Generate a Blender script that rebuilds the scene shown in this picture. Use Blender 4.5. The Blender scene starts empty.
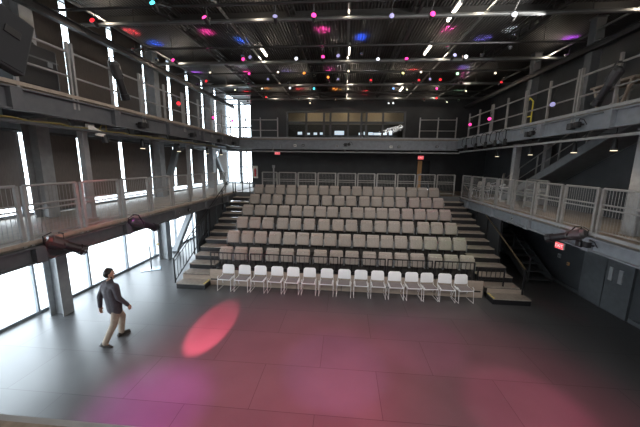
import bpy, bmesh, math, random
from mathutils import Vector, Matrix
random.seed(7)
COL = bpy.context.scene.collection
V = Vector
ORD = ['first','second','third','fourth','fifth','sixth','seventh','eighth','ninth','tenth','eleventh','twelfth','thirteenth','fourteenth','fifteenth','sixteenth','seventeenth','eighteenth']

# ------------------------------------------------------------------ materials
def mat(name, col, rough=.6, metal=0., var=.12, scale=6., bump=0., emit=None, estr=0., stretch=None):
    m = bpy.data.materials.new(name); m.use_nodes = True
    nt = m.node_tree; n = nt.nodes; l = nt.links
    b = n['Principled BSDF']
    tc = n.new('ShaderNodeTexCoord'); mp = n.new('ShaderNodeMapping'); nz = n.new('ShaderNodeTexNoise')
    l.new(tc.outputs['Object'], mp.inputs['Vector']); l.new(mp.outputs[0], nz.inputs['Vector'])
    if stretch: mp.inputs['Scale'].default_value = stretch
    nz.inputs['Scale'].default_value = scale; nz.inputs['Detail'].default_value = 4
    cr = n.new('ShaderNodeValToRGB')
    cr.color_ramp.elements[0].position = .3; cr.color_ramp.elements[1].position = .7
    cr.color_ramp.elements[0].color = [c*(1-var) for c in col]+[1]
    cr.color_ramp.elements[1].color = [min(1, c*(1+var)) for c in col]+[1]
    l.new(nz.outputs['Fac'], cr.inputs[0]); l.new(cr.outputs[0], b.inputs['Base Color'])
    b.inputs['Roughness'].default_value = rough; b.inputs['Metallic'].default_value = metal
    if bump:
        bp = n.new('ShaderNodeBump'); bp.inputs['Strength'].default_value = bump; bp.inputs['Distance'].default_value = .01
        l.new(nz.outputs['Fac'], bp.inputs['Height']); l.new(bp.outputs[0], b.inputs['Normal'])
    if emit:
        b.inputs['Emission Color'].default_value = (*emit, 1); b.inputs['Emission Strength'].default_value = estr
    return m
M = {}
M['steel']   = mat('grey_painted_steel', (.17,.18,.19), .5, .1)
M['steel_d'] = mat('dark_painted_steel', (.085,.09,.096), .5, .1)
M['steel_l'] = mat('light_painted_steel', (.30,.30,.30), .5, .1)
M['rail']    = mat('silver_rail', (.30,.292,.28), .42, .35)
M['rail_d']  = mat('dull_rail', (.30,.295,.29), .5, .2)
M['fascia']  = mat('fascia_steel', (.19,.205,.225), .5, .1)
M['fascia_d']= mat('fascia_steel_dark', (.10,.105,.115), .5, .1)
M['black']   = mat('black_metal', (.012,.012,.014), .45, .1)
M['blackp']  = mat('black_paint_wall', (.03,.032,.035), .7, 0, .15, 2)
M['wallgrey']= mat('charcoal_wall', (.04,.043,.047), .65, 0, .15, 2)
M['deck']    = mat('gallery_deck_boards', (.21,.165,.125), .5, 0, .22, 3, .1, stretch=(6,.6,1))
M['deck_l']  = mat('gallery_deck_daylit', (.25,.215,.185), .6, 0, .2, 3, .1, stretch=(6,.6,1))  # left deck colour lightened and greyed to carry the daylight on it
M['steel_m'] = mat('mid_painted_steel', (.30,.31,.32), .5, .1)
M['decklip'] = mat('deck_edge', (.34,.28,.23), .5, 0, .15, 8)
M['shade']   = mat('dark_roller_fabric', (.15,.130,.120), .9, 0, .15, 60, .1, stretch=(1,1,.1))
M['mull']    = mat('window_frame_grey', (.22,.24,.26), .45, .3)
M['fabric']  = mat('taupe_fabric', (.26,.228,.203), .9, 0, .15, 40, .15)
M['fabric2'] = mat('taupe_fabric_top', (.31,.27,.24), .9, 0, .15, 40, .15)
M['plate']   = mat('number_plate', (.75,.75,.72), .4, .3)
M['tierdeck']= mat('tier_deck', (.05,.047,.045), .6, 0, .2, 8)
M['tread']   = mat('stair_tread', (.25,.215,.185), .6, 0, .18, 9, .08)
M['ply']     = mat('plywood', (.31,.255,.21), .6, 0, .12, 5, stretch=(1,4,6))
M['white']   = mat('white_plastic', (.74,.75,.77), .4, 0, .03, 5)
M['beige']   = mat('beige_plastic', (.52,.46,.41), .5, 0, .05)
M['whitem']  = mat('white_wire', (.68,.68,.68), .35, .2, .03)
M['pad']     = mat('grey_seat_pad', (.21,.185,.185), .9, 0, .15, 40, .1)
M['yellow']  = mat('yellow_tape', (.75,.60,.05), .5, 0, .1)
M['skin']    = mat('skin', (.46,.27,.19), .5, 0, .08, 20)
M['shirt']   = mat('charcoal_shirt', (.062,.054,.062), .85, 0, .2, 12, .3)
M['khaki']   = mat('khaki_trousers', (.34,.275,.215), .85, 0, .15, 10, .3)
M['shoe']    = mat('dark_shoe', (.03,.024,.02), .5, 0, .2)
M['hair']    = mat('black_hair', (.014,.011,.010), .6, 0, .3, 60, .4)
M['eye']     = mat('eye_white', (.7,.7,.68), .2, 0, .02)
M['wood']    = mat('oak_door', (.52,.27,.10), .5, 0, .2, 3, stretch=(8,8,.6))
M['red']     = mat('red_paint', (.6,.03,.03), .4)
M['screen']  = mat('pale_screen', (.6,.65,.7), .3, emit=(.8,.9,1), estr=.8)
M['cream']   = mat('cream_wall', (.62,.53,.40), .8, 0, .06)
M['cable']   = mat('yellow_cable', (.24,.19,.05), .6)
M['exitred'] = mat('exit_face', (.7,.05,.06), .4, emit=(1,.10,.13), estr=.9)
M['exitwhite']= mat('exit_letter', (.9,.8,.8), .4, emit=(1,.6,.6), estr=.8)
M['paper']   = mat('paper_sign', (.8,.78,.72), .6, 0, .04)
M['truss']   = mat('dark_truss', (.03,.03,.03), .5, .2)
M['pipe']    = mat('grid_pipe', (.10,.105,.105), .45, .3)
M['concrete']= mat('pale_pavement', (.7,.7,.7), .8, 0, .06, 2)
M['tube']    = mat('tube_glow', (.9,.9,.85), .4, emit=(1,.90,.76), estr=6)
M['warm']    = mat('warm_lens', (.9,.8,.7), .4, emit=(1,.80,.55), estr=1.8)
LC = {'K':(1,.06,.36),'R':(1,.035,.05),'C':(.12,.85,1),'V':(.50,.47,.85),'W':(.85,.88,1),'A':(1,.84,.64),'O':(1,.32,.06),'Y':(1,.9,.35),'G':(.55,1,.6),'B':(.25,.45,1),'P':(.7,.15,.9)}
CN = {'K':'pink','R':'red','C':'cyan','V':'violet','W':'white','A':'warm white','O':'orange','Y':'yellow','G':'pale green','B':'blue','P':'purple'}
for k, c in LC.items():
    M['lens'+k] = mat('lens_'+CN[k].replace(' ','_'), c, .3, emit=c, estr={'K':1.7,'R':1.2,'V':.4,'W':1.1,'O':1.6}.get(k,1.6))

def floor_mat():
    m = bpy.data.materials.new('black_stage_floor'); m.use_nodes = True
    nt = m.node_tree; n = nt.nodes; l = nt.links; b = n['Principled BSDF']
    tc = n.new('ShaderNodeTexCoord')
    mp = n.new('ShaderNodeMapping'); mp.inputs['Location'].default_value = (.42, .42, 0)
    l.new(tc.outputs['Object'], mp.inputs[0])
    br = n.new('ShaderNodeTexBrick'); br.inputs['Scale'].default_value = 1
    br.inputs['Brick Width'].default_value = 2.44; br.inputs['Row Height'].default_value = 1.22
    br.inputs['Mortar Size'].default_value = .006; br.inputs['Color1'].default_value = (.092,.093,.097,1)
    br.inputs['Color2'].default_value = (.106,.107,.111,1); br.inputs['Mortar'].default_value = (.035,.035,.035,1)
    l.new(mp.outputs[0], br.inputs['Vector'])
    nz = n.new('ShaderNodeTexNoise'); nz.inputs['Scale'].default_value = 1.3; nz.inputs['Detail'].default_value = 8
    l.new(tc.outputs['Object'], nz.inputs['Vector'])
    mx = n.new('ShaderNodeMix'); mx.data_type = 'RGBA'; mx.blend_type = 'MULTIPLY'; mx.inputs[0].default_value = .35
    l.new(br.outputs[0], mx.inputs[6]); l.new(nz.outputs[0], mx.inputs[7]); l.new(mx.outputs[2], b.inputs['Base Color'])
    mr = n.new('ShaderNodeMapRange'); mr.inputs[3].default_value = .27; mr.inputs[4].default_value = .42
    l.new(nz.outputs[0], mr.inputs[0]); l.new(mr.outputs[0], b.inputs['Roughness'])
    return m
M['floor'] = floor_mat()
def ceil_mat():
    m = bpy.data.materials.new('corrugated_deck'); m.use_nodes = True
    nt = m.node_tree; n = nt.nodes; l = nt.links; b = n['Principled BSDF']
    tc = n.new('ShaderNodeTexCoord'); wv = n.new('ShaderNodeTexWave'); wv.bands_direction = 'X'
    wv.inputs['Scale'].default_value = 3.4
    l.new(tc.outputs['Object'], wv.inputs[0])
    cr = n.new('ShaderNodeValToRGB'); cr.color_ramp.elements[0].color = (.006,.006,.006,1); cr.color_ramp.elements[1].color = (.034,.033,.032,1)
    l.new(wv.outputs[1], cr.inputs[0]); l.new(cr.outputs[0], b.inputs['Base Color'])
    bp = n.new('ShaderNodeBump'); bp.inputs['Distance'].default_value = .05; bp.inputs['Strength'].default_value = .8
    l.new(wv.outputs[1], bp.inputs['Height']); l.new(bp.outputs[0], b.inputs['Normal']); b.inputs['Roughness'].default_value = .7
    return m
M['ceil'] = ceil_mat()
def glass_mat():
    m = bpy.data.materials.new('window_glass'); m.use_nodes = True
    nt = m.node_tree; n = nt.nodes; l = nt.links; n.remove(n['Principled BSDF'])
    lw = n.new('ShaderNodeLayerWeight'); lw.inputs[0].default_value = .25
    tr = n.new('ShaderNodeBsdfTransparent'); tr.inputs[0].default_value = (.93,.96,.97,1)
    gl = n.new('ShaderNodeBsdfGlossy'); gl.inputs['Roughness'].default_value = .03
    mr = n.new('ShaderNodeMath'); mr.operation = 'MULTIPLY'; mr.inputs[1].default_value = .5
    mx = n.new('ShaderNodeMixShader'); l.new(lw.outputs['Fresnel'], mr.inputs[0]); l.new(mr.outputs[0], mx.inputs[0])
    l.new(tr.outputs[0], mx.inputs[1]); l.new(gl.outputs[0], mx.inputs[2]); l.new(mx.outputs[0], n['Material Output'].inputs[0])
    return m
M['glass'] = glass_mat()

# ------------------------------------------------------------------ mesh helpers
class MB:
    def __init__(s): s.bm = bmesh.new()
    def box(s, x0, x1, y0, y1, z0, z1, bev=0, seg=2):
        r = bmesh.ops.create_cube(s.bm, size=1)['verts']
        for v in r: v.co = V(((x0+x1)/2+v.co.x*(x1-x0), (y0+y1)/2+v.co.y*(y1-y0), (z0+z1)/2+v.co.z*(z1-z0)))
        if bev:
            ed = list({e for v in r for e in v.link_edges})
            bmesh.ops.bevel(s.bm, geom=ed, offset=bev, segments=seg, affect='EDGES', profile=.5)
        return s
    def bar(s, a, b, w, h=None, up=(0,0,1)):
        a, b = V(a), V(b); d = b-a; L = d.length; h = h or w
        if L < 1e-6: return s
        d.normalize(); u = V(up)
        if abs(d.dot(u)) > .98: u = V((0,1,0))
        x = d.cross(u).normalized(); z = x.cross(d).normalized()
        r = bmesh.ops.create_cube(s.bm, size=1)['verts']
        for v in r:
            c = v.co.copy(); v.co = (a+b)/2+x*c.x*w+d*c.y*L+z*c.z*h
        return s
    def cyl(s, a, b, r, r2=None, seg=8, caps=True):
        a, b = V(a), V(b); d = b-a; L = d.length
        if L < 1e-6: return s
        q = V((0,0,1)).rotation_difference(d.normalized()).to_matrix().to_4x4()
        bmesh.ops.create_cone(s.bm, cap_ends=caps, segments=seg, radius1=r, radius2=r if r2 is None else r2, depth=L, matrix=Matrix.Translation((a+b)/2) @ q)
        return s
    def tube(s, pts, r, seg=6):
        for a, b in zip(pts[:-1], pts[1:]):
            s.cyl(a, b, r, seg=seg)
        for p in pts[1:-1]: s.sph(p, r*1.02, 6, 4)
        return s
    def sph(s, c, r, u=12, v=8, sc=(1,1,1)):
        bmesh.ops.create_uvsphere(s.bm, u_segments=u, v_segments=v, radius=1, matrix=Matrix.Translation(V(c)) @ Matrix.Diagonal((r*sc[0], r*sc[1], r*sc[2], 1)))
        return s
    def cap(s, a, b, r1, r2, seg=14):
        s.cyl(a, b, r1, r2, seg); s.sph(a, r1, seg, 8); s.sph(b, r2, seg, 8); return s
    def xf(s, mtx): bmesh.ops.transform(s.bm, matrix=mtx, verts=s.bm.verts); return s
    def build(s, name, m, parent=None, smooth=False):
        me = bpy.data.meshes.new(name); s.bm.to_mesh(me); s.bm.free()
        o = bpy.data.objects.new(name, me); COL.objects.link(o); me.materials.append(m)
        if smooth:
            for p in me.polygons: p.use_smooth = True
        if parent: o.parent = parent
        return o
def tag(o, label, cat, group=None):
    o['label'] = label; o['category'] = cat
    if group: o['group'] = group
    return o
def thing(name, label, cat, loc=(0,0,0), rz=0, group=None):
    o = bpy.data.objects.new(name, None); COL.objects.link(o); o.location = loc; o.rotation_euler = (0,0,rz); o.empty_display_size = .1
    return tag(o, label, cat, group)
def struct(o): o['kind'] = 'structure'; return o
def copy_tree(o, parent=None):
    c = o.copy(); COL.objects.link(c)
    if parent: c.parent = parent
    for ch in list(o.children): copy_tree(ch, c)
    return c
def spawn(proto, used, loc, rz, label, group=None):
    o = proto if not used else copy_tree(proto)
    o.location = loc; o.rotation_euler = (0,0,rz); o['label'] = label
    if group: o['group'] = group
    return o

# ------------------------------------------------------------------ dimensions
XL, XR, XI = -8.87, 8.44, 6.0      # left glazing, right wall, inner edge of the galleries
YF, YB, YE = -3.0, 18.4, 21.6      # front wall, back wall, end glazing behind left gallery
ZD, ZU, ZC = 2.9, 5.84, 8.7        # lower deck, upper deck, ceiling
ZG = 8.25                          # lighting grid

# ------------------------------------------------------------------ setting
struct(MB().box(XL, XR, YF, YE, -.12, 0).build('floor', M['floor']))
struct(MB().box(-7.4, XR+.3, YF-.3, YE+.3, ZC, ZC+.15).box(-7.5, -7.4, YF-.3, YE+.3, ZC, 9.5).box(XL-.3, -7.5, YF-.3, YE+.3, 9.4, 9.5).build('ceiling', M['ceil']))
struct(MB().box(XR, XR+.2, YF, YB, 0, ZC).build('wall_right', M['wallgrey']))
struct(MB().box(XL, XR, YF-.2, YF, 0, 9.5).build('wall_front', M['blackp']))
wb = MB()
DX0, DX1, DZ = 4.48, 5.25, 4.75
CX0, CX1, CZ0, CZ1 = -3.7, 3.6, 5.95, 7.62
wb.box(-5.84, XR, YB, YB+.15, 0, ZD)
wb.box(-5.84, DX0, YB, YB+.15, ZD, DZ).box(DX1, XR, YB, YB+.15, ZD, DZ)
wb.box(-5.84, XR, YB, YB+.15, DZ, CZ0)
wb.box(-5.84, CX0, YB, YB+.15, CZ0, CZ1).box(CX1, XR, YB, YB+.15, CZ0, CZ1)
wb.box(-5.84, XR, YB, YB+.15, CZ1, ZC)
wb.box(DX0, DX1+1, YB+1.2, YB+1.3, ZD, 5.2).box(DX1+.8, DX1+.9, YB+.15, YB+1.2, ZD, 5.2).box(DX0-.1, DX0, YB+.15, YB+1.2, ZD, 5.2).box(DX0, DX1+.9, YB+.15, YB+1.2, 5.0, 5.2)
struct(wb.build('wall_back', M['blackp']))
struct(MB().box(-5.96, -5.84, YB, YE, 0, ZC).build('wall_left', M['blackp']))   # return wall beside the left gallery end
# brown door leaf in the doorway
d = struct(MB().box(DX0+.02, DX0+.27, YB+.02, YB+.08, ZD, DZ-.02).build('door_1', M['wood']))
MB().box(DX0+.20, DX0+.23, YB-.02, YB+.02, 3.85, 4.0).build('door_handle', M['rail'], d)
d = struct(MB().box(8.36, 8.435, 8.55, 10.3, 0, 2.1).box(8.33, 8.37, 9.40, 9.44, 0, 2.08).build('door_2', M['steel_d']))
for y in (9.22, 8.90):
    MB().box(8.33, 8.37, y-.06, y+.06, 1.0, 1.42).build('push_plate', M['steel_l'], d)
# base trims
struct(MB().box(8.39, XR, YF, 8.5, 0, .12).box(8.39, XR, 10.35, YB, 0, .12).build('baseboard_right', M['steel_d']))

# glazed left wall: one structure per bay, from floor to roof, broken at the two gallery slabs
MODULE = 1.77; Y0 = 1.82-3*MODULE+.53
ys = [YF]+[1.82+MODULE*k for k in range(-2, 12)]+[YE]
for i, (a, b) in enumerate(zip(ys[:-1], ys[1:])):
    f = MB()
    for z0, z1 in ((0, 2.45), (2.9, 5.25), (5.84, 9.4)):
        f.box(XL-.06, XL+.05, a-.03, a+.03, z0, z1).box(XL-.06, XL+.05, a+.03, b-.03, z0, z0+.08).box(XL-.06, XL+.05, a+.03, b-.03, z1-.06, z1)
    f.box(XL-.08, XL+.04, a, b, 2.45, 2.9).box(XL-.08, XL+.04, a, b, 5.25, 5.84)
    w = struct(f.build('window_%d' % (i+1), M['mull']))
    g = MB()
    for z0, z1 in ((.08, 2.39), (2.98, 5.19), (5.92, 9.34)): g.box(XL-.012, XL, a+.03, b-.03, z0, z1)
    g.build('glass', M['glass'], w)
nw = len(ys)
f = MB()
for x, q in ((XL,.06), (-7.85,.12), (-7.4,.04), (-6.95,.07), (-6.07,.1)):
    f.box(x-q, x+q, YE-.05, YE+.05, 0, 9.4)
for z in (0, 2.5, 2.9, 4.1, 5.3, 5.84, 7.0, ZC-.06): f.box(XL, -6.05, YE-.04, YE+.04, z, z+.10)
f.box(XL, -6.05, YE-.04, YE+.04, 2.5, 2.9).box(XL, -6.05, YE-.04, YE+.04, 5.3, 5.84)
w = struct(f.build('window_%d' % nw, M['mull']))
g = MB(); g.box(XL, -6.05, YE-.006, YE+.006, 0, 2.5).box(XL, -6.05, YE-.006, YE+.006, 2.97, 5.3).box(XL, -6.05, YE-.006, YE+.006, 5.9, 9.4)
g.build('glass', M['glass'], w)
struct(MB().box(-60, XL-.3, -30, 70, -.3, -.15).box(XL-.3, 20, YE+.3, 70, -.3, -.15).build('ground', M['concrete']))

# roller shades: mid level and upper level, a bright strip left between each two
edges = [e*.982 for e in [5.62-1.77*k for k in (4,3,2,1)]+[5.62, 7.38, 9.10, 10.90, 12.72, 14.5, 16.2, 17.9, 19.7, 21.5]]
M['shade_u'] = mat('roller_fabric_dimmed', (.085,.072,.064), .9, 0, .15, 60, .1, stretch=(1,1,.1))  # same fabric darkened to offset the strong fill on the upper level
def shade(a, b, z0, z1, lab):
    t = thing('roller_shade', lab, 'shade', (XL+.16, (a+b)/2, z0), 0, 'roller shades along the glazed wall')
    w = (b-a)/2; h = z1-z0
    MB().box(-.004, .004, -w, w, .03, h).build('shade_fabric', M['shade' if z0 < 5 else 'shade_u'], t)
    MB().cyl((0,-w,h), (0,w,h), .04).build('roller_tube', M['steel_d'], t)
    MB().box(-.012, .012, -w, w, 0, .035).build('hem_bar', M['steel_d'], t)
n = 0
for i, (a, b) in enumerate(zip(edges[:-1], edges[1:])):
    k = ORD[i] if i < 18 else 'far'
    gap = .13 if i % 3 else .17
    if b > 18: gap = .2
    shade(a+gap, b-.04, 3.20 if i not in (5,) else 2.95, 5.22, 'dark roller shade at the middle gallery, %s bay from the camera' % k)
    shade(a+.15, b-.07, 5.95, 9.36, 'dark roller shade at the upper gallery, %s bay from the camera' % k)

# structural steel columns
def h_column(x, y, z0, z1, lab):
    t = MB(); t.box(x-.215, x-.185, y-.165, y+.165, z0, z1).box(x+.185, x+.215, y-.165, y+.165, z0, z1).box(x-.19, x+.19, y-.015, y+.015, z0, z1)
    tag(t.xf(Matrix.Translation((-x,-y,0))).build('steel_column', M['steel_m'], None), lab, 'column', 'heavy steel columns').location = (x, y, 0)
COLY = [(2.1,'at the camera end'), (7.2,'beside the walking man'), (12.2,'near the sign stand'), (17.3,'at the far end by the back stairs')]
for y, w in COLY: h_column(-8.18, y, 0, 9.4, 'grey steel H column on the glazed left side, %s' % w)
def post(x, y, z0, z1, lab, w=.15):
    mm = M['steel_d'] if z0 > 5 else M['steel_l']
    m = MB().box(-w/2-.02, w/2+.02, -w/2-.02, w/2+.02, 0, .03).box(-w/2, w/2, -w/2, w/2, .03, z1-z0-.03, .015).box(-w/2-.02, w/2+.02, -w/2-.02, w/2+.02, z1-z0-.03, z1-z0)
    o = m.build('gallery_column', mm); o.location = (x, y, z0); tag(o, lab, 'column', 'slim gallery columns')
post(-6.86, 7.2, ZD, 5.34, 'slim grey column on left gallery, nearest the camera', .16)
post(-7.05, 12.7, ZD, 5.34, 'slim grey column on left gallery, in front of the leaning brace')
post(6.80, 7.18, ZD, 5.34, 'thick light column on right gallery at the right picture edge', .30)
post(6.88, 12.4, ZD, 5.34, 'light column on right gallery in front of the staircase foot', .22)
post(8.15, 12.6, ZD, 5.34, 'light column on right gallery behind the staircase railing', .2)
for yy, lab in ((12.4, 'far'), (9.7, 'middle'), (7.2, 'near')):
    post(7.15, yy, ZU, ZC, 'grey column on the upper right gallery, %s one' % lab, .26)
def brace(a, b, lab):
    a, b = V(a), V(b)
    o = MB().bar(V(), b-a, .2, .26, (1,0,0)).build('diagonal_brace', M['steel']); o.location = a
    tag(o, lab, 'brace')
brace((-8.35, 12.75, ZD), (-8.35, 14.1, 5.33), 'grey steel brace leaning away behind the left gallery railing')
brace((-8.35, 19.9, ZD), (-8.35, 17.9, 5.33), 'grey steel brace leaning toward the camera near far glazing')
brace((-8.35, 13.2, 0), (-8.35, 15.6, 2.45), 'thin diagonal brace at ground level beyond the sign stand')

# ------------------------------------------------------------------ galleries
def gallery(name, lab, x0, x1, y0, y1, z, side, fh, fm, deckm, ystep=1.16):
    # side: x of the open edge (long gallery)
    t = thing('gallery_walkway', lab, 'gallery', (0, 0, 0))
    s = 1 if side > 0 else -1
    if name == 'ur': MB().box(x0, 7.35, y0, y1, z-.1, z-.002).box(7.35, x1, y0, 8.3, z-.1, z-.002).box(7.35, x1, 12.0, y1, z-.1, z-.002).build('deck', deckm, t)
    else: MB().box(x0, x1, y0, y1, z-.1, z-.002).build('deck', deckm, t)
    e = side
    MB().box(min(e, e-s*.06), max(e, e-s*.06), y0, y1, z-.05, z+.02).build('deck_edge', M['decklip'] if s < 0 else M['steel_l'], t)
    c = MB(); zz = z-.1
    c.box(min(e-s*.02, e-s*.04), max(e-s*.02, e-s*.04), y0, y1, zz-fh+.02, zz)
    c.box(min(e+s*.03, e-s*.13), max(e+s*.03, e-s*.13), y0, y1, zz-fh, zz-fh+.025)
    c.box(min(e+s*.03, e-s*.13), max(e+s*.03, e-s*.13), y0, y1, zz-.03, zz)
    c.build('fascia_beam', fm, t)
    y = y0+.95
    while y < y1:
        MB().box(min(e+s*.0, e-s*.15), max(e+s*.0, e-s*.15), y-.10, y+.10, zz-fh-.01, zz-.02).build('stiffener', fm, t)
        y += ystep*2
    y = y0+.6
    while y < y1:
        MB().box(min(x0, x1)+.14, max(x0, x1)-.14, y-.05, y+.05, z-.32, z-.1).build('joist', M['steel_d'], t); y += 2.33
    return t
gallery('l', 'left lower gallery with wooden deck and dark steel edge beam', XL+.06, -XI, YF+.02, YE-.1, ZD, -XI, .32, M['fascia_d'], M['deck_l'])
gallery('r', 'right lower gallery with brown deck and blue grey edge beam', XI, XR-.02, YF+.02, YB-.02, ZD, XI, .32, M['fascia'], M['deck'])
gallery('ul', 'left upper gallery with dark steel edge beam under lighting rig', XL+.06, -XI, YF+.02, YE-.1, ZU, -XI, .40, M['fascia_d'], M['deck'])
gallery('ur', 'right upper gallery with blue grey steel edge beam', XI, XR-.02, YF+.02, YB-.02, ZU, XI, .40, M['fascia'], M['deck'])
t = thing('gallery_walkway', 'rear upper gallery spanning above the seating', 'gallery')
MB().box(-XI, XI, 16.2, YB-.02, ZU-.1, ZU).build('deck', M['deck'], t)
MB().box(-XI+.05, XI-.05, 16.14, 16.22, ZU-.03, ZU+.05).build('deck_edge', M['steel_l'], t)
MB().box(-XI+.05, XI-.05, 16.2, 16.23, ZU-.58, ZU-.1).box(-XI+.05, XI-.05, 16.1, 16.3, ZU-.6, ZU-.575).box(-XI+.05, XI-.05, 16.12, 16.3, ZU-.13, ZU-.1).box(-XI+.05, XI-.05, 16.17, 16.2, ZU-.36, ZU-.34).build('fascia_beam', M['fascia'], t)
for i in range(5):
    x = -3.7+2.3*i
    MB().box(x-.1, x+.1, 16.13, 16.2, ZU-.59, ZU-.36).build('stiffener', M['fascia'], t)
MB().cyl((-XI, 16.0, 5.1), (XI, 16.0, 5.1), .035).bar((-4, 16.0, 5.1), (-4, 16.2, 5.3), .03).bar((4, 16.0, 5.1), (4, 16.2, 5.3), .03).bar((0, 16.0, 5.1), (0, 16.2, 5.3), .03).build('hanging_pipe', M['steel_l'], t)
t = thing('gallery_walkway', 'rear lower landing behind the top seat row', 'gallery')
MB().box(-5.88, 5.95, 15.2, YB-.02, ZD-.1, ZD-.004).build('deck', M['deck'], t)
MB().box(-5.88, 5.95, 15.16, 15.2, ZD-.35, ZD).build('fascia_beam', M['steel_d'], t)
t = thing('gallery_walkway', 'front gallery deck under the camera, pale edge at bottom left', 'gallery')
MB().box(-XI+.07, XI-.07, YF+.02, 1.33, ZD-.12, ZD).build('deck', M['deck'], t)
MB().box(-XI+.07, XI-.07, 1.33, 1.37, ZD-.14, ZD).build('deck_edge', M['steel_l'], t)
MB().box(-XI+.07, XI-.07, 1.28, 1.33, ZD-.55, ZD-.12).build('fascia_beam', M['steel_d'], t)

# ------------------------------------------------------------------ railings
def rail_panel(L, lab, m, group, nb=13):
    t = thing('railing_panel', lab, 'railing', group=group)
    h = 1.07
    MB().cyl((.05,0,h), (L-.05,0,h), .026).build('top_rail', m, t)
    MB().cyl((.05,0,.70), (L-.05,0,.70), .019).build('mid_rail', m, t)
    MB().cyl((.05,0,.60), (L-.05,0,.60), .017).build('mid_rail', m, t)
    MB().cyl((.05,0,.08), (L-.05,0,.08), .017).build('bottom_rail', m, t)
    for x in (.05, L-.05): MB().box(x-.028, x+.028, -.028, .028, -.3, h).build('post', m, t)
    for i in range(nb):
        x = .05+(L-.1)*(i+1)/(nb+1)
        MB().cyl((x,0,.08), (x,0,.62), .0042, seg=5).cyl((x,0,.62), (x,0,h), .0042, seg=5).build('baluster', m, t)
    return t
JY = [-2.2+1.165*k for k in range(6)]+[4.83, 6.03, 7.25, 8.40, 9.55, 10.71, 11.87, 13.03, 14.2]
def run_side(x, ys, label, group, m, swing, nb=13):
    proto = None
    for i, (a, b) in enumerate(zip(ys[:-1], ys[1:])):
        lab = label % ORD[i]
        if proto is None: proto = rail_panel(1.12, lab, m, group, nb); o = proto
        else: o = copy_tree(proto)
        o.location = (x, a+.02, ZD); o.rotation_euler = (0,0,math.pi/2); o['label'] = lab
        o.scale.x = (b-a-.03)/1.12
ORD_SAVE = ORD
run_side(-XI-.0, [y for y in JY if y > 2], '%s silver guardrail panel on left lower gallery counted from camera', 'left lower gallery railing', M['rail_d'], 1)
run_side(XI+.02, [y for y in JY if y > 2]+[15.3], '%s silver guardrail panel on right lower gallery counted from camera', 'right lower gallery railing', M['rail'], 1)
bx = [-4.55, -3.62, -2.57, -1.48, -.40, .67, 1.68, 2.77, 3.78, 4.80, 5.80]
proto = None
for i, (a, b) in enumerate(zip(bx[:-1], bx[1:])):
    lab = '%s silver guardrail panel from the left behind the top seat row' % ORD[i]
    if proto is None: proto = rail_panel(1.0, lab, M['rail'], 'railing behind the seats', 11); o = proto
    else: o = copy_tree(proto)
    o.location = (a+.01, 15.6, ZD+.0); o['label'] = lab; o.scale.x = (b-a-.02)/1.0
for ch in (): pass
# upper gallery railings: tall posts with two rails
def upper_panel(L, lab, m, group, top=.9, mid=.4, ph=1.1):
    t = thing('upper_railing', lab, 'railing', group=group)
    MB().cyl((.04,0,top), (L-.04,0,top), .026).build('top_rail', m, t)
    MB().cyl((.04,0,mid), (L-.04,0,mid), .022).build('mid_rail', m, t)
    for x in (.04, L/2, L-.04): MB().box(x-.024, x+.024, -.03, .03, -.28, ph).build('post', m, t)
    return t
UY = [-.6, 1.66, 3.93, 6.20, 8.39, 10.6, 12.85, 15.1]
for x, sd, m in ((-XI+.02, 'left', M['rail_d']), (XI-.02, 'right', M['rail'])):
    proto = None
    for i, (a, b) in enumerate(zip(UY[:-1], UY[1:])):
        lab = '%s pipe railing panel on %s upper gallery counted from camera' % (ORD[i], sd)
        if proto is None: proto = upper_panel(2.2, lab, m, sd+' upper gallery railing'); o = proto
        else: o = copy_tree(proto)
        o.location = (x, a+.01, ZU); o.rotation_euler = (0,0,math.pi/2); o.scale.x = (b-a-.02)/2.2; o['label'] = lab
for a, b, sd in ((-5.75, -3.72, 'left'), (3.9, 5.85, 'right')):
    o = upper_panel(b-a, 'grey pipe railing on rear upper gallery, %s end' % sd, M['rail_d' if sd == 'left' else 'rail'], 'rear upper gallery railing', .98, .42, 1.1)
    o.location = (a, 16.25, ZU)

# ------------------------------------------------------------------ seating bank
TD, TR, TY = .916, .41, 9.66
def tier_y(k): return TY+TD*(k-1)
t = thing('seating_bank', 'raked telescopic seating bank of six black tiers', 'seating platform', (0, TY, 0))
for k in range(1, 7):
    y0 = tier_y(k)-TY; z = TR*k
    MB().box(-4.8, 4.85, y0, y0+TD if k < 6 else y0+.93, z-.06, z).box(-4.8, 4.85, y0, y0+.03, z-TR, z-.06).build('tier', M['tierdeck'], t)
for k in range(12):   # aisle stairs at both ends, two per tier
    y0 = .458*(k+1)-.458; z = .205*(k+2)
    for x0, x1, sd in ((-5.86, -4.82, 'l'), (4.87, 6.0 if k > 1 else 6.0, 'r')):
        s = MB().box(x0, x1, y0, y0+.46, z-.035, z).build('stair_tread', M['tread'], t)
        MB().box(x0, x1, y0+.02, y0+.04, z-.205, z-.035).build('riser', M['black'], s)
MB().box(-4.82, -4.8, .02, 5.5, 0, .38).box(4.85, 4.87, .02, 5.5, 0, .38).build('side_skirt', M['black'], t)
f = MB()
for i in range(6):
    x0 = -4.8+1.6*i; f.box(x0+.01, min(x0+1.6, 4.86)-.01, -.06, -.03, .02, .62)
f.build('kickboard', M['ply'], t)
for x in (-4.55, -1.6, 1.55, 4.5):
    MB().box(x-.22, x+.22, -.065, -.055, .22, .27).build('hand_slot', M['black'], t)
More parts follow.
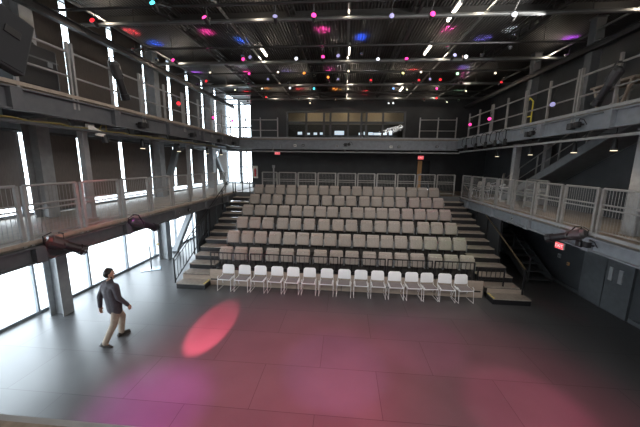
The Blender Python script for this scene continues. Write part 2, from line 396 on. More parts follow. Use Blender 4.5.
# front guard rail, black with balusters, in sections
secs = [-4.85, -3.35, -1.72, -.1, 1.55, 3.15, 4.55]
for i, (a, b) in enumerate(zip(secs[:-1], secs[1:])):
    t = thing('guard_rail', '%s black baluster guardrail section from left before the first seat row' % ORD[i], 'railing', (a+.03, 9.75, .41), 0, 'black guardrail before the seats')
    L = b-a-.06
    MB().bar((0,0,.80), (L,0,.80), .04, .035).build('top_rail', M['black'], t); MB().bar((0,0,.26), (L,0,.26), .03).build('bottom_rail', M['black'], t)
    for x in (.018, L-.018): MB().box(x-.018, x+.018, -.018, .018, 0, .80).build('post', M['black'], t)
    for q in range(1, 9):
        MB().box(L*q/9-.008, L*q/9+.008, -.008, .008, .26, .79).build('baluster', M['black'], t)
t = thing('guard_rail', 'short black baluster rail at right end beside the aisle steps', 'railing', (4.62, 9.75, .41))
MB().bar((0,0,.62), (.9,0,.62), .04).build('top_rail', M['black'], t); MB().bar((0,0,.2), (.9,0,.2), .03).build('bottom_rail', M['black'], t)
for x in (.02, .88): MB().box(x-.018, x+.018, -.018, .018, 0, .62).build('post', M['black'], t)
for q in range(1, 6): MB().box(.9*q/6-.008, .9*q/6+.008, -.008, .008, .2, .61).build('baluster', M['black'], t)

# theatre seats ------------------------------------------------------
def curved_pad(w, h, th, bow, m=None, lean=0, bev=.035):
    b = MB().box(-w/2, w/2, -th/2, th/2, 0, h)
    bm = b.bm
    bmesh.ops.bevel(bm, geom=[e for e in bm.edges], offset=bev, segments=3, affect='EDGES', profile=.5)
    bmesh.ops.subdivide_edges(bm, edges=[e for e in bm.edges if e.calc_length() > .15], cuts=4, use_grid_fill=True)
    for v in bm.verts:
        s = math.sin(math.pi*min(max(v.co.z/h, 0), 1))
        v.co.x *= 1+.05*s
        v.co.y += bow*(1-(2*v.co.x/w)**2)*-.3+lean*v.co.z
    return b
def make_seat():
    t = thing('theatre_seat', '', 'seat')
    bk = curved_pad(.472, .43, .09, .03, lean=.16, bev=.044); bk.xf(Matrix.Translation((0,.01,.455))); bk.build('backrest', M['fabric2'], t, True)
    c = curved_pad(.478, .405, .11, .06, lean=.15, bev=.05); c.xf(Matrix.Translation((0,-.072,.41))); c.build('seat_cushion', M['fabric'], t, True)
    MB().box(-.022, .022, -.074, -.062, .772, .799).build('number_plate', M['plate'], t)
    MB().box(-.03, .03, -.06, .0, .02, .47).box(-.2, .2, -.14, .06, 0, .025).build('pedestal', M['black'], t)
    for s in (-1, 1): MB().box(s*.262-.012, s*.262+.012, -.1, .06, .36, .64, .006).build('arm_bracket', M['steel'], t)
    return t
S16 = [-4.41,-3.84,-3.26,-2.62,-2.05,-1.45,-.81,-.21,.36,1.0,1.58,2.15,2.72,3.35,3.90,4.46]
S17 = [-4.46,-3.88,-3.32,-2.74,-2.15,-1.59,-1.03,-.49,.09,.66,1.20,1.74,2.28,2.86,3.41,3.95,4.50]
ROWN = ['front', 'second', 'third', 'fourth', 'fifth', 'back']
proto = make_seat(); used = False
for k in range(6):
    xs = S16 if k % 2 == 0 else S17
    for i, x in enumerate(xs):
        lab = '%s taupe upholstered seat from the left in the %s row of the bank' % (ORD[i], ROWN[k])
        spawn(proto, used, (x, tier_y(k+1)+.58, TR*(k+1)), random.uniform(-.015, .015), lab, 'theatre seats in the %s row' % ROWN[k]); used = True

# white chairs ---------------------------------------------------------
def make_chair():
    t = thing('white_chair', '', 'chair')
    b = MB().box(-.215, .215, -.012, .012, 0, .33); bm = b.bm
    bmesh.ops.bevel(bm, geom=[e for e in bm.edges if abs(e.verts[0].co.y-e.verts[1].co.y) > .01], offset=.075, segments=5, affect='EDGES', profile=.5)
    bmesh.ops.bevel(bm, geom=[e for e in bm.edges if abs(e.verts[0].co.y-e.verts[1].co.y) < .001], offset=.006, segments=2, affect='EDGES', profile=.5)
    for v in bm.verts: v.co.y += .14*v.co.z-.03*(1-(v.co.x/.215)**2)*-1; v.co.x *= 1+.06*(1-v.co.z/.33)
    b.xf(Matrix.Translation((0,.39,.50)))
    b.build('backrest', M['white'], t, True)
    sh = MB().box(-.22, .22, -.02, .42, .415, .435, .009); sh.build('seat_shell', M['white'], t)
    MB().box(-.195, .195, 0, .38, .436, .462, .012).build('seat_pad', M['pad'], t)
    for s in (-1, 1):
        x = s*.245
        MB().tube([(x, .47, .012), (x, -.02, .012), (x*.98, .02, .41), (x*.95, .40, .43), (s*.205, .43, .62)], .0105).tube([(x*.96, .30, .425), (x, .47, .012)], .0105).build('leg_frame', M['whitem'], t)
        MB().tube([(x*.98, .02, .41), (x*1.03, .04, .49), (x*1.03, .12, .51)], .010).build('arm_tip', M['whitem'], t)
    MB().cyl((-.24,.02,.405), (.24,.02,.405), .011, seg=6).cyl((-.24,.36,.41), (.24,.36,.41), .011, seg=6).build('cross_bar', M['whitem'], t)
    return t
CXS = [-4.09,-3.49,-2.91,-2.30,-1.71,-1.12,-.52,.08,.67,1.24,1.83,2.42,2.96,3.49,4.08]
proto = make_chair(); used = False
for i, x in enumerate(CXS):
    lab = '%s white wire-leg chair from the left, on the stage floor before the seating' % ORD[i]
    rz = random.uniform(-.05, .05) if i < 12 else (.12, -.04, .10)[i-12]
    spawn(proto, used, (x, 9.17, 0), rz, lab, 'white chairs along the stage edge'); used = True
for x, y, rz, w, k in ((7.05, 13.55, -2.0, 'tall one beside the light column', 1.12), (7.1, 14.6, -2.2, 'tall one second from the column', 1.12), (6.5, 14.5, -1.7, 'low one close behind the railing', .95), (6.5, 15.35, -1.6, 'low one nearest the rear corner', .95)):
    o = copy_tree(proto); o.location = (x, y, ZD); o.rotation_euler = (0,0,rz)
    o['label'] = 'beige backed chair up on the right gallery, %s' % w; o.name = 'gallery_chair'; o['group'] = 'chairs on the right gallery'; o.scale = (k, k, 1.5 if k > 1 else k)
    for ch in o.children:
        if ch.name.startswith(('backrest', 'seat_shell')):
            ch.material_slots[0].link = 'OBJECT'; ch.material_slots[0].material = M['beige']

# bottom box steps --------------------------------------------------------
for x0, x1, sd in ((-5.86, -4.82, 'left'), (4.95, 6.12, 'right')):
    t = thing('box_step', 'low black floor step with grey top at %s aisle' % sd, 'step', ((x0+x1)/2, 9.2, 0))
    w = (x1-x0)/2
    MB().box(-w, w, 0, .455, 0, .17).build('step_box', M['black'], t)
    MB().box(-w, w, -.01, .455, .17, .205).build('tread', M['tread'], t)
    xs = w-.03 if sd == 'left' else -w+.03
    for q in range(4):
        MB().box(xs-.025, xs+.025, .02+.11*q, .075+.11*q, .2051, .211).build('hazard_stripe', M['yellow'], t)
    MB().box(-w, w, .46-.02, .458, .205, .36).build('riser_board', M['ply'], t)

# stair handrails -----------------------------------------------------------
def stair_rail(x, lab, y0, y1, z0, z1, m, balus):
    t = thing('stair_handrail', lab, 'handrail', (x, y0, 0))
    L = y1-y0; sl = (z1-z0)/L
    MB().cyl((0,0,z0), (0,L,z1), .022).build('handrail', m, t)
    if balus: MB().cyl((0,0,z0-.14), (0,L,z1-.14), .014).build('mid_rail', m, t)
    n = 5 if balus else 3
    for i in range(n):
        y = L*i/(n-1); MB().box(-.02, .02, y-.02, y+.02, max(.2, z0+sl*y-1.0), z0+sl*y).build('post', M['black'], t)
    if balus:
        for i in range(1, 13):
            y = balus*i/13; MB().box(-.008, .008, y-.008, y+.008, max(.21, z0+sl*y-.86), z0+sl*y-.14).build('baluster', M['black'], t)
        MB().bar((0,0,.28), (0,balus,.28+sl*balus), .03).build('bottom_rail', M['black'], t)
stair_rail(-5.9, 'black handrail climbing the left aisle stairs to the gallery', 9.22, 14.9, 1.12, 3.85, M['black'], 2.6)
stair_rail(6.06, 'thin handrail with golden sheen climbing the right aisle stairs', 9.6, 15.2, 1.10, 3.55, mat('bronze_rail', (.20,.15,.09), .35, .6), 0)
t = thing('landing_rail', 'small black railing at the top of the left aisle stairs', 'railing', (-5.85, 15.1, ZD))
MB().cyl((0,0,.98), (.8,0,.98), .02).build('top_rail', M['black'], t); MB().cyl((0,0,.5), (.8,0,.5), .015).build('mid_rail', M['black'], t)
for x in (0, .4, .8): MB().box(x-.02, x+.02, -.02, .02, -.02, 1.0).build('post', M['black'], t)
# dark panels closing the space beneath the side galleries beside the seating
for i in range(4):
    y = 11.3+.95*i
    o = MB().box(-.025, .025, 0, .90, 0, 2.44, .008).box(-.04, .04, .0, .05, 0, 2.44).build('partition_panel', mat('slate_panel_%d' % i, (.05+.006*i,.056+.006*i,.064+.006*i), .5)); o.location = (-6.12, y, 0)
    tag(o, '%s dark slate partition panel under left gallery beside the aisle stairs' % ORD[i], 'panel', 'partition panels under the left gallery')
for i in range(4):
    y = 10.9+1.05*i
    o = MB().box(-.02, .02, 0, 1.0, 0, 2.44, .008).box(-.04, .04, .0, .05, 0, 2.44).build('partition_panel', M['blackp']); o.location = (6.16, y+.6, 0)
    tag(o, '%s black partition panel under right gallery beside the aisle stairs' % ORD[i], 'panel', 'partition panels under the right gallery')

# staircase on the right gallery -------------------------------------------
t = thing('staircase', 'grey steel staircase rising from right gallery to the upper level', 'staircase', (7.45, 14.2, ZD))
b0, b1 = V((0,0,0)), V((0,-5.9,2.9))
for x in (0, .92):
    MB().bar((x,0,.05), (x,-5.75,2.8), .05, .26, (0,0,1)).build('stringer', M['steel'], t)
for i in range(15):
    y = -.38*i-.2; z = .187*(i+1)
    MB().box(.03, .89, y-.3, y, z-.03, z).box(.03, .89, y-.02, y, z-.18, z).build('stair_tread', M['steel'], t)
MB().bar((.46,-.25,.0), (.46,-5.75,2.68), .86, .02).build('soffit', M['steel_d'], t)
MB().cyl((0,.0,.95), (0,-5.6,3.6), .022).build('handrail', M['rail'], t); MB().cyl((0,0,.5), (0,-5.6,3.15), .016).build('mid_rail', M['rail'], t)
for i in range(6): MB().box(-.02, .02, -1.1*i-.02, -1.1*i+.02, .1+.53*i-.02, .95+.52*i).build('post', M['rail'], t)
o = rail_panel(1.3, 'short silver guardrail at foot of the gallery staircase', M['rail'], None, 13); o.location = (6.95, 10.4, ZD); o.rotation_euler = (0,0,math.pi/2)
for ch in o.children:
    if ch.name.startswith('post'): pass
t = thing('staircase', 'dark stair rail descending under the right gallery', 'staircase', (7.2, 11.2, 0))
MB().bar((0,0,.1), (0,4.2,2.3), .05, .26).bar((.9,0,.1), (.9,4.2,2.3), .05, .26).build('stringer', M['steel_d'], t)
for i in range(11): MB().box(.03, .87, .38*i, .38*i+.3, .2*i+.12, .2*i+.16).build('stair_tread', M['steel_d'], t)
MB().cyl((0,0,1.0), (0,2.7,2.41), .02).build('handrail', M['steel_d'], t)
for i in range(3): MB().box(-.02, .02, 1.2*i-.02, 1.2*i+.02, .63*i, 1.0+.52*i).build('post', M['steel_d'], t)

# ------------------------------------------------------------------ signs & small wall items
def text_mesh(txt, size, m, parent, loc, rot):
    cu = bpy.data.curves.new('letters', 'FONT'); cu.body = txt; cu.size = size; cu.align_x = 'CENTER'; cu.align_y = 'CENTER'; cu.extrude = .002
    tmp = bpy.data.objects.new('letters', cu); COL.objects.link(tmp)
    bpy.context.view_layer.update()
    me = bpy.data.meshes.new_from_object(tmp.evaluated_get(bpy.context.evaluated_depsgraph_get()))
    bpy.data.objects.remove(tmp)
    o = bpy.data.objects.new('lettering', me); COL.objects.link(o); me.materials.clear(); me.materials.append(m)
    o.parent = parent; o.location = loc; o.rotation_euler = rot
def exit_sign(loc, rz, lab):
    t = thing('exit_sign', lab, 'sign', loc, rz)
    MB().box(-.17, .17, 0, .06, 0, .22, .01).build('housing', M['paper'], t)
    MB().box(-.16, .16, -.006, 0, .01, .21).build('face', M['exitred'], t)
    MB().box(-.02, .02, .02, .04, .22, .30).build('bracket', M['steel'], t)
    text_mesh('EXIT', .15, M['exitwhite'], t, (0,-.009,.11), (math.pi/2,0,0))
exit_sign((-4.27, 18.3, 5.0), 0, 'red exit sign on black back wall above left seats')
exit_sign((4.62, 18.3, 4.80), 0, 'red exit sign above the brown door')
exit_sign((5.93, 8.15, 2.24), -math.pi/2+.1, 'red exit sign hanging under right gallery beam'); bpy.data.objects['exit_sign.002'].scale = (.8, .8, .8)
t = thing('extinguisher_cabinet', 'white wall cabinet holding a red fire extinguisher', 'cabinet', (-5.74, 18.36, 3.5))
MB().box(-.16, .16, -.1, .02, 0, .05).box(-.16, .16, -.1, .02, .72, .77).box(-.16, -.12, -.1, .02, .05, .72).box(.12, .16, -.1, .02, .05, .72).box(-.12, .12, 0, .02, .05, .72).build('case', M['paper'], t)
MB().cyl((0,-.05,.1), (0,-.05,.52), .06, seg=12).sph((0,-.05,.52), .06).cyl((0,-.05,.55), (0,-.05,.64), .02).build('extinguisher', M['red'], t)
MB().tube([(.02,-.05,.62), (.08,-.07,.5), (.07,-.08,.25)], .012).build('hose', M['black'], t)
def switch(y, z, lab, w=.07, h=.16, m=None):
    t = thing('wall_switch', lab, 'switch', (8.42, y, z)); MB().box(-.02, .02, -w, w, 0, h, .008).build('plate', m or M['paper'], t); MB().box(-.03, -.02, -.02, .02, h*.3, h*.7).build('rocker', M['steel_d'], t)
switch(11.48, .98, 'white switch plate on dark right wall, left one', m=M['steel_l']); switch(11.0, .84, 'orange tinted small plate on dark right wall, right one', .05, .12, M['wood'])
# pipe post & light fixture small on back wall
o = MB().cyl((0,0,0), (0,0,.75), .05).box(-.08,.08,-.05,.05,.7,.8).build('standpipe', M['steel_l']); o.location = (-4.5, 18.2, ZD+.2)
o.location.z = ZD; o.scale.z = 1.8; tag(o, 'short grey standpipe before the back wall', 'pipe')
# outlets on the fascias
def outlet(loc, rz, lab, m):
    t = thing('outlet_box', lab, 'outlet', loc, rz); MB().box(-.07, .07, -.05, 0, -.06, .06, .008).build('box', m, t); MB().box(-.035, .035, -.06, -.05, -.03, .03).build('socket', M['black' if m != M['black'] else 'steel_l'], t)
for i, (x, z, m) in enumerate(((-2.77, 5.44, 'paper'), (-2.32, 5.46, 'black'), (-.44, 5.43, 'steel_l'), (2.47, 5.41, 'paper'), (2.89, 5.41, 'black'), (4.88, 5.43, 'black'))):
    outlet((x, 16.2, z), 0, '%s outlet box from left on rear upper gallery beam' % ORD[i], M[m])
for y, m, w in ((10.54, 'paper', 'white'), (9.78, 'black', 'black')):
    outlet((5.98+.03, y, 2.64), -math.pi/2, '%s outlet box on right lower gallery beam' % w, M[m])
for y in (9.76, 10.5):
    outlet((-6.0+.03, y, 2.64), math.pi/2, 'black outlet box on left lower gallery beam, %s one' % ('near' if y < 10 else 'far'), M['black'])

# sign stand by the windows
t = thing('sign_stand', 'freestanding clear sign on thin pole with wide flat base by the windows', 'sign stand', (-7.95, 10.85, 0), .5)
MB().box(-.36, .36, -.22, .22, 0, .02, .008).build('base_plate', mat('blue_grey_base', (.30,.38,.45), .25, .4), t)
MB().cyl((0,0,.02), (0,0,1.0), .025).build('pole', M['steel_d'], t)
MB().box(-.35, .35, -.012, .012, .95, 1.22, .01).build('sign_board', M['glass'], t)
MB().box(.25, .36, -.02, .02, 1.02, 1.10).build('sign_tab', mat('amber_tab', (.7,.5,.2), .5), t)

# ------------------------------------------------------------------ control room at the rear upper level
f = MB()
for x in (CX0+.05, -2.45, -1.35, -.95, .15, .95, 1.25, 2.25, CX1-.05): f.box(x-.06, x+.06, YB-.02, YB+.1, CZ0, CZ1)
f.box(CX0, CX1, YB-.02, YB+.1, CZ0, CZ0+.07).box(CX0, CX1, YB-.02, YB+.1, CZ1-.06, CZ1).box(CX0, CX1, YB-.02, YB+.1, 6.9, 7.04)
w = struct(f.build('window_%d' % (nw+1), M['steel_d'])); MB().box(CX0, CX1, YB+.05, YB+.056, CZ0, CZ1).build('glass', M['glass'], w)
BD = mat('booth_dark', (.06,.055,.05), .7)
struct(MB().box(CX0-.5, CX1+.5, 21.0, 21.1, ZU, 7.22).build('wall_booth_back', BD))
struct(MB().box(CX0-.6, CX0-.5, YB+.15, 21.0, ZU, 8.4).build('wall_booth_left', BD))
struct(MB().box(CX1+.5, CX1+.6, YB+.15, 21.0, ZU, 8.4).build('wall_booth_right', BD))
struct(MB().box(CX0-.5, CX1+.5, YB+.15, 21, 5.74, ZU).build('floor_booth', BD))
struct(MB().box(CX0-.5, CX1+.5, 21.0, 21.1, 7.22, 8.4).build('trim_1', M['cream']))
t = thing('control_desk', 'long dark desk inside the lit control room', 'desk', (0, 19.2, ZU))
MB().box(-3.2, 3.2, -.4, .4, .36, .42).build('desk_top', M['steel_d'], t)
for x in (-3.1, -1, 1, 3.1): MB().box(x-.03, x+.03, -.35, .35, 0, .36).build('leg', M['black'], t)
for i, (x, s, w) in enumerate(((-2.95,.14,.2), (-2.4,.10,.14), (-1.95,.12,.16), (-1.55,.12,.14), (-.4,.2,.40), (.95,.12,.16), (1.25,.16,.14), (1.6,.14,.2), (2.0,.12,.30), (2.45,.12,.2), (2.85,.2,.14))):
    t = thing('desk_monitor', '%s glowing monitor from the left on the control room desk' % ORD[i], 'monitor', (x, 19.1+.05*(i % 3), ZU+.42), 0, 'monitors in the control room')
    MB().box(-w*.8, w*.8, -.01, .02, .04, .06+1.3*s).build('bezel', M['black'], t)
    MB().box(-w*.8+.015, w*.8-.015, -.014, -.01, .055, .045+1.3*s).build('display', M['screen'], t)
    MB().box(-.06, .06, -.05, .06, 0, .01).box(-.015, .015, .02, .03, .01, .1).build('stand', M['black'], t)

# ------------------------------------------------------------------ lighting grid
PY = [(7.55,'d'), (8.36,'g'), (10.15,'d'), (11.6,'g'), (12.9,'d'), (14.85,'g'), (16.3,'d'), (17.85,'g')]
for i, (y, k) in enumerate(PY):
    m = M['pipe'] if k == 'g' else M['truss']
    o = MB().cyl((-7.6,0,0), (7.9,0,0), .05 if k == 'g' else .035, seg=10).build('grid_pipe', m); o.location = (0, y, ZG)
    tag(o, '%s cross pipe of the lighting grid counted from the camera' % ORD[i], 'pipe', 'cross pipes of the lighting grid')
    for x in (-6, -2, 2, 6): MB().cyl((x,0,.0), (x,0,ZC-ZG), .012, seg=5).build('hanger_rod', M['truss'], o)
GX = [-6.85, -3.3, 0, 3.5, 7.1]
for i, x in enumerate(GX):
    o = MB().cyl((0,-1,0), (0,18.3,0), .035, seg=8).build('grid_pipe', M['pipe']); o.location = (x, 0, ZG+.085)
    tag(o, '%s lengthwise pipe of the lighting grid from the left' % ORD[i], 'pipe', 'lengthwise pipes of the lighting grid')
for i, x in enumerate((-5.0, -1.6, 1.8, 5.3)):
    t = thing('roof_truss', '%s dark roof truss from the left' % ORD[i], 'truss', (x, 0, 8.45), 0, 'dark roof trusses running lengthwise')
    MB().bar((-.09,-1,.16), (-.09,18.3,.16), .05).bar((.09,-1,.16), (.09,18.3,.16), .05).bar((0,-1,-.08), (0,18.3,-.08), .06).build('chords', M['truss'], t)
    w = MB()
    for q in range(38):
        y = -1+.5*q; w.bar((-.09,y,.16), (0,y+.25,-.08), .025).bar((0,y+.25,-.08), (.09,y+.5,.16), .025)
    w.build('web_bars', M['truss'], t)
for x, sd in ((-7.0, 'left'), (7.0, 'right')):
    o = MB().box(-.03, .03, YF, YB, -.08, .08).box(-.08, .08, YF, YB, .07, .09).box(-.08, .08, YF, YB, -.09, -.07).build('eaves_beam', M['black']); o.location = (x, 0, 7.85)
    tag(o, 'heavy dark beam along the %s side below the grid' % sd, 'beam')
for i in range(5):
    y = (4.6, 8.9, 12.7, 16.2, 18.1)[i]
    o = MB().box(-7.38, XR-.1, -.03, .03, -.16, .0).box(-7.38, XR-.1, -.08, .08, -.18, -.16).build('roof_beam', M['truss']); o.location = (0, y, ZC); tag(o, '%s dark roof beam crossing under the deck counted from camera' % ORD[i], 'beam', 'roof beams under the deck')

def point(loc, e, col, r=.05, name='work_glow'):
    l = bpy.data.lights.new(name, 'POINT'); l.energy = e; l.color = col; l.shadow_soft_size = r
    o = bpy.data.objects.new(name, l); COL.objects.link(o); o.location = loc; return o
def spot(loc, tgt, e, col, ang, blend=.3, r=.05, name='stage_beam'):
    l = bpy.data.lights.new(name, 'SPOT'); l.energy = e; l.color = col; l.spot_size = ang; l.spot_blend = blend; l.shadow_soft_size = r
    o = bpy.data.objects.new(name, l); COL.objects.link(o); o.location = loc
    o.rotation_euler = (V(tgt)-V(loc)).to_track_quat('-Z', 'Y').to_euler(); return o
WARM = (1,.84,.66)
# work lights at the grid nodes: little shielded lamps between pipe and deck
nodes = [(8.36,[-6.7,-2.4,0,3.3,7.0]), (11.6,[-6.5,-3.2,0,3.4,7.0]), (14.85,[-5.8,-2.4,.15,2.5,5.6]), (17.85,[-4.2,-2.2,.1,2.9,5.0])]
for r, (y, xs) in enumerate(nodes):
    for i, x in enumerate(xs):
        point((x, y-.16, ZG+.06), 17 if r < 3 else 14, WARM, .04)
# glowing tube fixtures
def worktube(x, y, L, z, lab):
    t = thing('tube_light', lab, 'light', (x, y, z))
    MB().box(-.05, .05, -L/2-.04, L/2+.04, .03, .09).build('housing', M['steel_l'], t)
    MB().cyl((0,-L/2,0), (0,L/2,0), .042, seg=10).build('tube', M['tube'], t)
    for s in (-1, 1): MB().cyl((0,s*L/3,.09), (0,s*L/3,ZC-z), .008, seg=5).build('hanger', M['truss'], t)
    MB().box(-.03, .03, -L/2-.04, -L/2, -.04, .05).box(-.03, .03, L/2, L/2+.04, -.04, .05).build('end_caps', M['steel_l'], t)
for x, y, L, lab in ((2.80, 8.72, .95, 'bright tube light at top right of centre, nearest the camera'), (2.83, 11.3, .85, 'bright tube light right of centre on the second bay'), (-3.09, 11.2, .8, 'slanting bright tube light left of centre'), (.04, 11.2, .8, 'bright tube light in the middle of the ceiling'), (2.95, 16.8, 1.1, 'small far tube light right of centre')):
    worktube(x, y, L, 8.50, lab)

# lanterns hanging from the grid -------------------------------------------
DOTS = [(-3.52,7.46,'K'),(-.83,7.51,'K'),(1.96,7.6,'K'),(-6.45,7.45,'R'),(-4.38,6.77,'C'),(-1.77,7.51,'V'),(1.02,7.64,'V'),(3.85,7.73,'W'),(7.06,9.25,'R'),(-6.06,10.29,'K'),(-3.56,10.31,'K'),(-3.26,10.13,'V'),(-1.73,10.34,'W'),(-.81,10.2,'K'),(-.31,10.13,'V'),(1.02,10.51,'W'),(1.96,10.5,'K'),(3.43,10.26,'V'),(3.83,10.41,'W'),(-5.39,11.7,'A'),(-3.88,11.89,'K'),(-2.68,11.75,'A'),(-1.68,11.91,'O'),(.05,11.73,'A'),(2.15,12.06,'Y'),(2.8,11.96,'A'),(4.23,12.2,'G'),(5.62,12.19,'A'),(-6.12,12.86,'R'),(-3.32,12.66,'V'),(-.77,12.47,'O'),(-.37,12.76,'V'),(1.0,12.95,'R'),(2.99,13.02,'R'),(3.4,12.89,'V'),(3.84,12.98,'R'),(6.48,13.44,'R'),(-5.43,14.42,'A'),(-4.01,14.18,'A'),(-2.66,14.13,'W'),(-1.54,14.25,'C'),(.06,14.39,'A'),(2.16,14.36,'B'),(2.82,14.56,'A'),(4.14,14.42,'K'),(5.63,14.92,'A'),(-4.3,15.93,'R'),(-2.11,17.5,'A'),(2.42,17.6,'W'),(2.68,17.6,'W'),(4.72,16.36,'R'),(5.59,17.37,'A')]
can_me = {}
def lantern(x, y, z, c, lab, group, hang=None, rz=0, tilt=-.35, sc=1.0):
    t = thing('stage_lantern', lab, 'stage light', (x, y, z), 0, group)
    # can points towards the stage (-Y) and down; origin at the lens centre
    key = round(tilt, 2)
    R = Matrix.Rotation(rz, 4, 'Z') @ Matrix.Rotation(-tilt, 4, 'X')
    R = R @ Matrix.Diagonal((sc, sc, sc, 1))
    b = MB().cyl((0,.03,0), (0,.26,0), .085, .07, 12).cyl((0,.26,0), (0,.34,0), .07, .035, 12).cyl((0,0,0), (0,.03,0), .1, .1, 12, False); b.xf(R); b.build('housing', M['black'], t)
    l = MB().cyl((0,-.006,0), (0,.022,0), .082, .088, 14).sph((0,.0,0), .078, 12, 8, (1,.28,1)); l.xf(R); l.build('lens', M['lens'+c], t)
    yk = MB().bar((-.1,.15,-.02), (-.1,.15,.16), .012, .03).bar((.1,.15,-.02), (.1,.15,.16), .012, .03).bar((-.1,.15,.16), (.1,.15,.16), .03, .012); yk.xf(R); yk.build('yoke', M['black'], t)
    top = R @ V((0,.15,.16))
    if hang: MB().cyl(top, V(hang)-V((x,y,z)), .014, seg=6).build('hanger_arm', M['truss'], t)
    return t
rows = {}
for d in DOTS:
    p = min(PY, key=lambda q: abs(q[0]-d[1]-.15))[0]; rows.setdefault(p, []).append(d)
for ri, p in enumerate(sorted(rows)):
    seen = {}
    for (x, y, c) in sorted(rows[p]):
        seen[c] = seen.get(c, 0)+1
        tot = sum(1 for q in rows[p] if q[2] == c)
        w = '' if tot == 1 else ', %s %s one from left' % (ORD[seen[c]-1], CN[c])
        lab = '%s stage lantern hanging by the %s cross pipe%s' % (CN[c], ORD[[q[0] for q in PY].index(p)], w)
        pj = p
        lantern(x, y, 7.95, c, lab, 'lanterns on the ceiling grid', (x, pj, ZG-.03), random.uniform(-.25,.25), random.uniform(.1,.6), (.48 if c == 'A' else .6) if y > 11 else .68)
# lanterns on the upper gallery rails
for x, y, z, c, lab, rz in ((-5.9,10.12,6.46,'R','red lantern on left upper gallery rail, nearest',.6), (-5.9,12.82,6.40,'K','magenta lantern on left upper gallery rail, second',.6), (-5.9,15.0,6.60,'K','pink lantern on left upper gallery rail, farthest',.5), (5.9,14.6,6.37,'K','pink lantern on right upper gallery rail, farthest',-.5), (5.9,12.76,6.35,'K','bright pink lantern on right upper gallery rail, middle',-.5), (5.9,9.13,6.2,'V','white lantern on right upper gallery rail, nearest',-.6)):
    s = 1 if x < 0 else -1
    lantern(x+.1*s, y-.1, z, c, lab, 'lanterns on the upper railings', (x-s*.09, y+.1, ZU+.86), rz, .2, .75)

# uplights, cans included, added to cast coloured pools on the corrugated deck
POOLS = [(-8.3,9.9,'R'),(-6.98,10.8,'B'),(-4.66,10.03,'K'),(-3.71,10.7,'B'),(-.84,10.09,'K'),(.47,10.67,'B'),(3.16,10.23,'K'),(4.53,10.96,'V'),(5.12,10.33,'W'),(7.34,11.1,'P'),(-8.35,14.2,'P'),(-4.73,14.22,'K'),(-4.72,13.5,'W'),(-2.75,14.15,'V'),(-.82,13.94,'K'),(-.42,13.5,'W'),(1.09,14.3,'W'),(3.03,14.31,'R'),(5.06,13.9,'V'),(5.2,14.4,'K'),(-4.7,17.25,'O'),(-2.75,17.4,'R'),(-.67,17.5,'O'),(1.07,18.0,'R'),(4.47,17.85,'R'),(-6.0,18.0,'R'),(6.4,17.9,'G')]
proto = None
for i, (x, y, c) in enumerate(POOLS):
    x = max(-7.2, min(8.0, x))
    lab = '%s uplight added to pool light on the roof deck, %s from the left' % (CN[c], ORD[sorted(q[0] for q in POOLS if q[2] == c).index(POOLS[i][0])])
    t = thing('added_uplight', lab, 'stage light', (x, y, 8.2), 0, 'added uplights under the roof deck')
    MB().cyl((0,0,-.1), (0,0,-.02), .05, .06, 10).cyl((0,0,-.02), (0,0,.0), .065, .065, 10, False).build('housing', M['black'], t)
    MB().cyl((0,0,-.02), (0,0,-.012), .05, .05, 10).build('lens', M['lens'+c], t)
    MB().cyl((.065,0,-.05), (.1,0,ZC-8.2), .008, seg=5).build('drop_rod', M['truss'], t)
    spot((x, y, 8.203), (x, y, 9), {'K':230,'R':230,'B':260,'V':120,'W':60,'P':230,'O':170,'G':110}[c], {'B':(.01,.10,1),'V':(.22,.18,.85),'P':(.45,.06,.8)}.get(c, LC[c]), math.radians(66), .7, .03, 'uplight_beam')

# ------------------------------------------------------------------ profile spots and gallery equipment
def profile_spot(a, b, lab, hook, c=None, r=.115):
    a, b = V(a), V(b); t = thing('profile_spotlight', lab, 'stage light', a)
    d = b-a; u = d.normalized(); 
    MB().cyl((0,0,0), d*.42, r*1.15, r*1.05, 12).cyl(-u*.06, (0,0,0), r*.7, r*1.1, 12).build('lamp_body', mat('satin_black_body', (.05,.05,.052), .35, .2), t)
    MB().cyl(d*.42, d*.88, r*.8, r*.8, 12).build('lens_tube', M['black'], t)
    MB().cyl(d*.88, d, r*.98, r*1.02, 12).cyl(d, d*1.06, r*1.05, r*1.05, 12, False).build('front_barrel', M['black'], t)
    MB().cyl(d*1.0, d*1.012, r*.85, seg=12).build('lens', mat('blue_lens', (.05,.10,.2), .1), t)
    h = V(hook)-a; sd = u.cross(V((0,0,1))).normalized() if abs(u.z) < .95 else V((0,1,0))
    k = MB()
    for s in (-1, 1): k.bar(d*.35+sd*s*r*1.3, h+sd*s*r*1.0, .012, .03)
    k.bar(h+sd*r*1.0, h-sd*r*1.0, .03, .02); k.build('yoke', M['black'], t)
    q = [V((0,0,0)), V((0,-.12,-.02)), V((0,-.12,.12)), V((0,.05,.16))]
    MB().tube(q, .012).build('cable', M['black'], t)
    return t
profile_spot((-5.84,5.1,2.86), (-5.60,5.56,2.54), 'black profile spotlight with red glow under the left gallery, nearest', (-5.9,5.4,2.95))
profile_spot((-5.84,7.35,2.80), (-5.62,8.0,2.50), 'black profile spotlight with magenta glow under the left gallery, farther', (-5.9,7.6,2.95))
profile_spot((5.86,7.35,2.86), (5.62,8.12,2.54), 'black profile spotlight with pink glow on the right gallery beam', (5.92,7.6,2.98))
profile_spot((-5.86,7.30,6.86), (-5.88,7.62,6.12), 'black profile spotlight hanging on left upper railing', (-5.95,7.35,6.74), r=.11)
profile_spot((5.88,7.2,6.55), (5.86,7.62,5.95), 'black profile spotlight hanging on right upper railing', (5.95,7.25,6.74), r=.10)
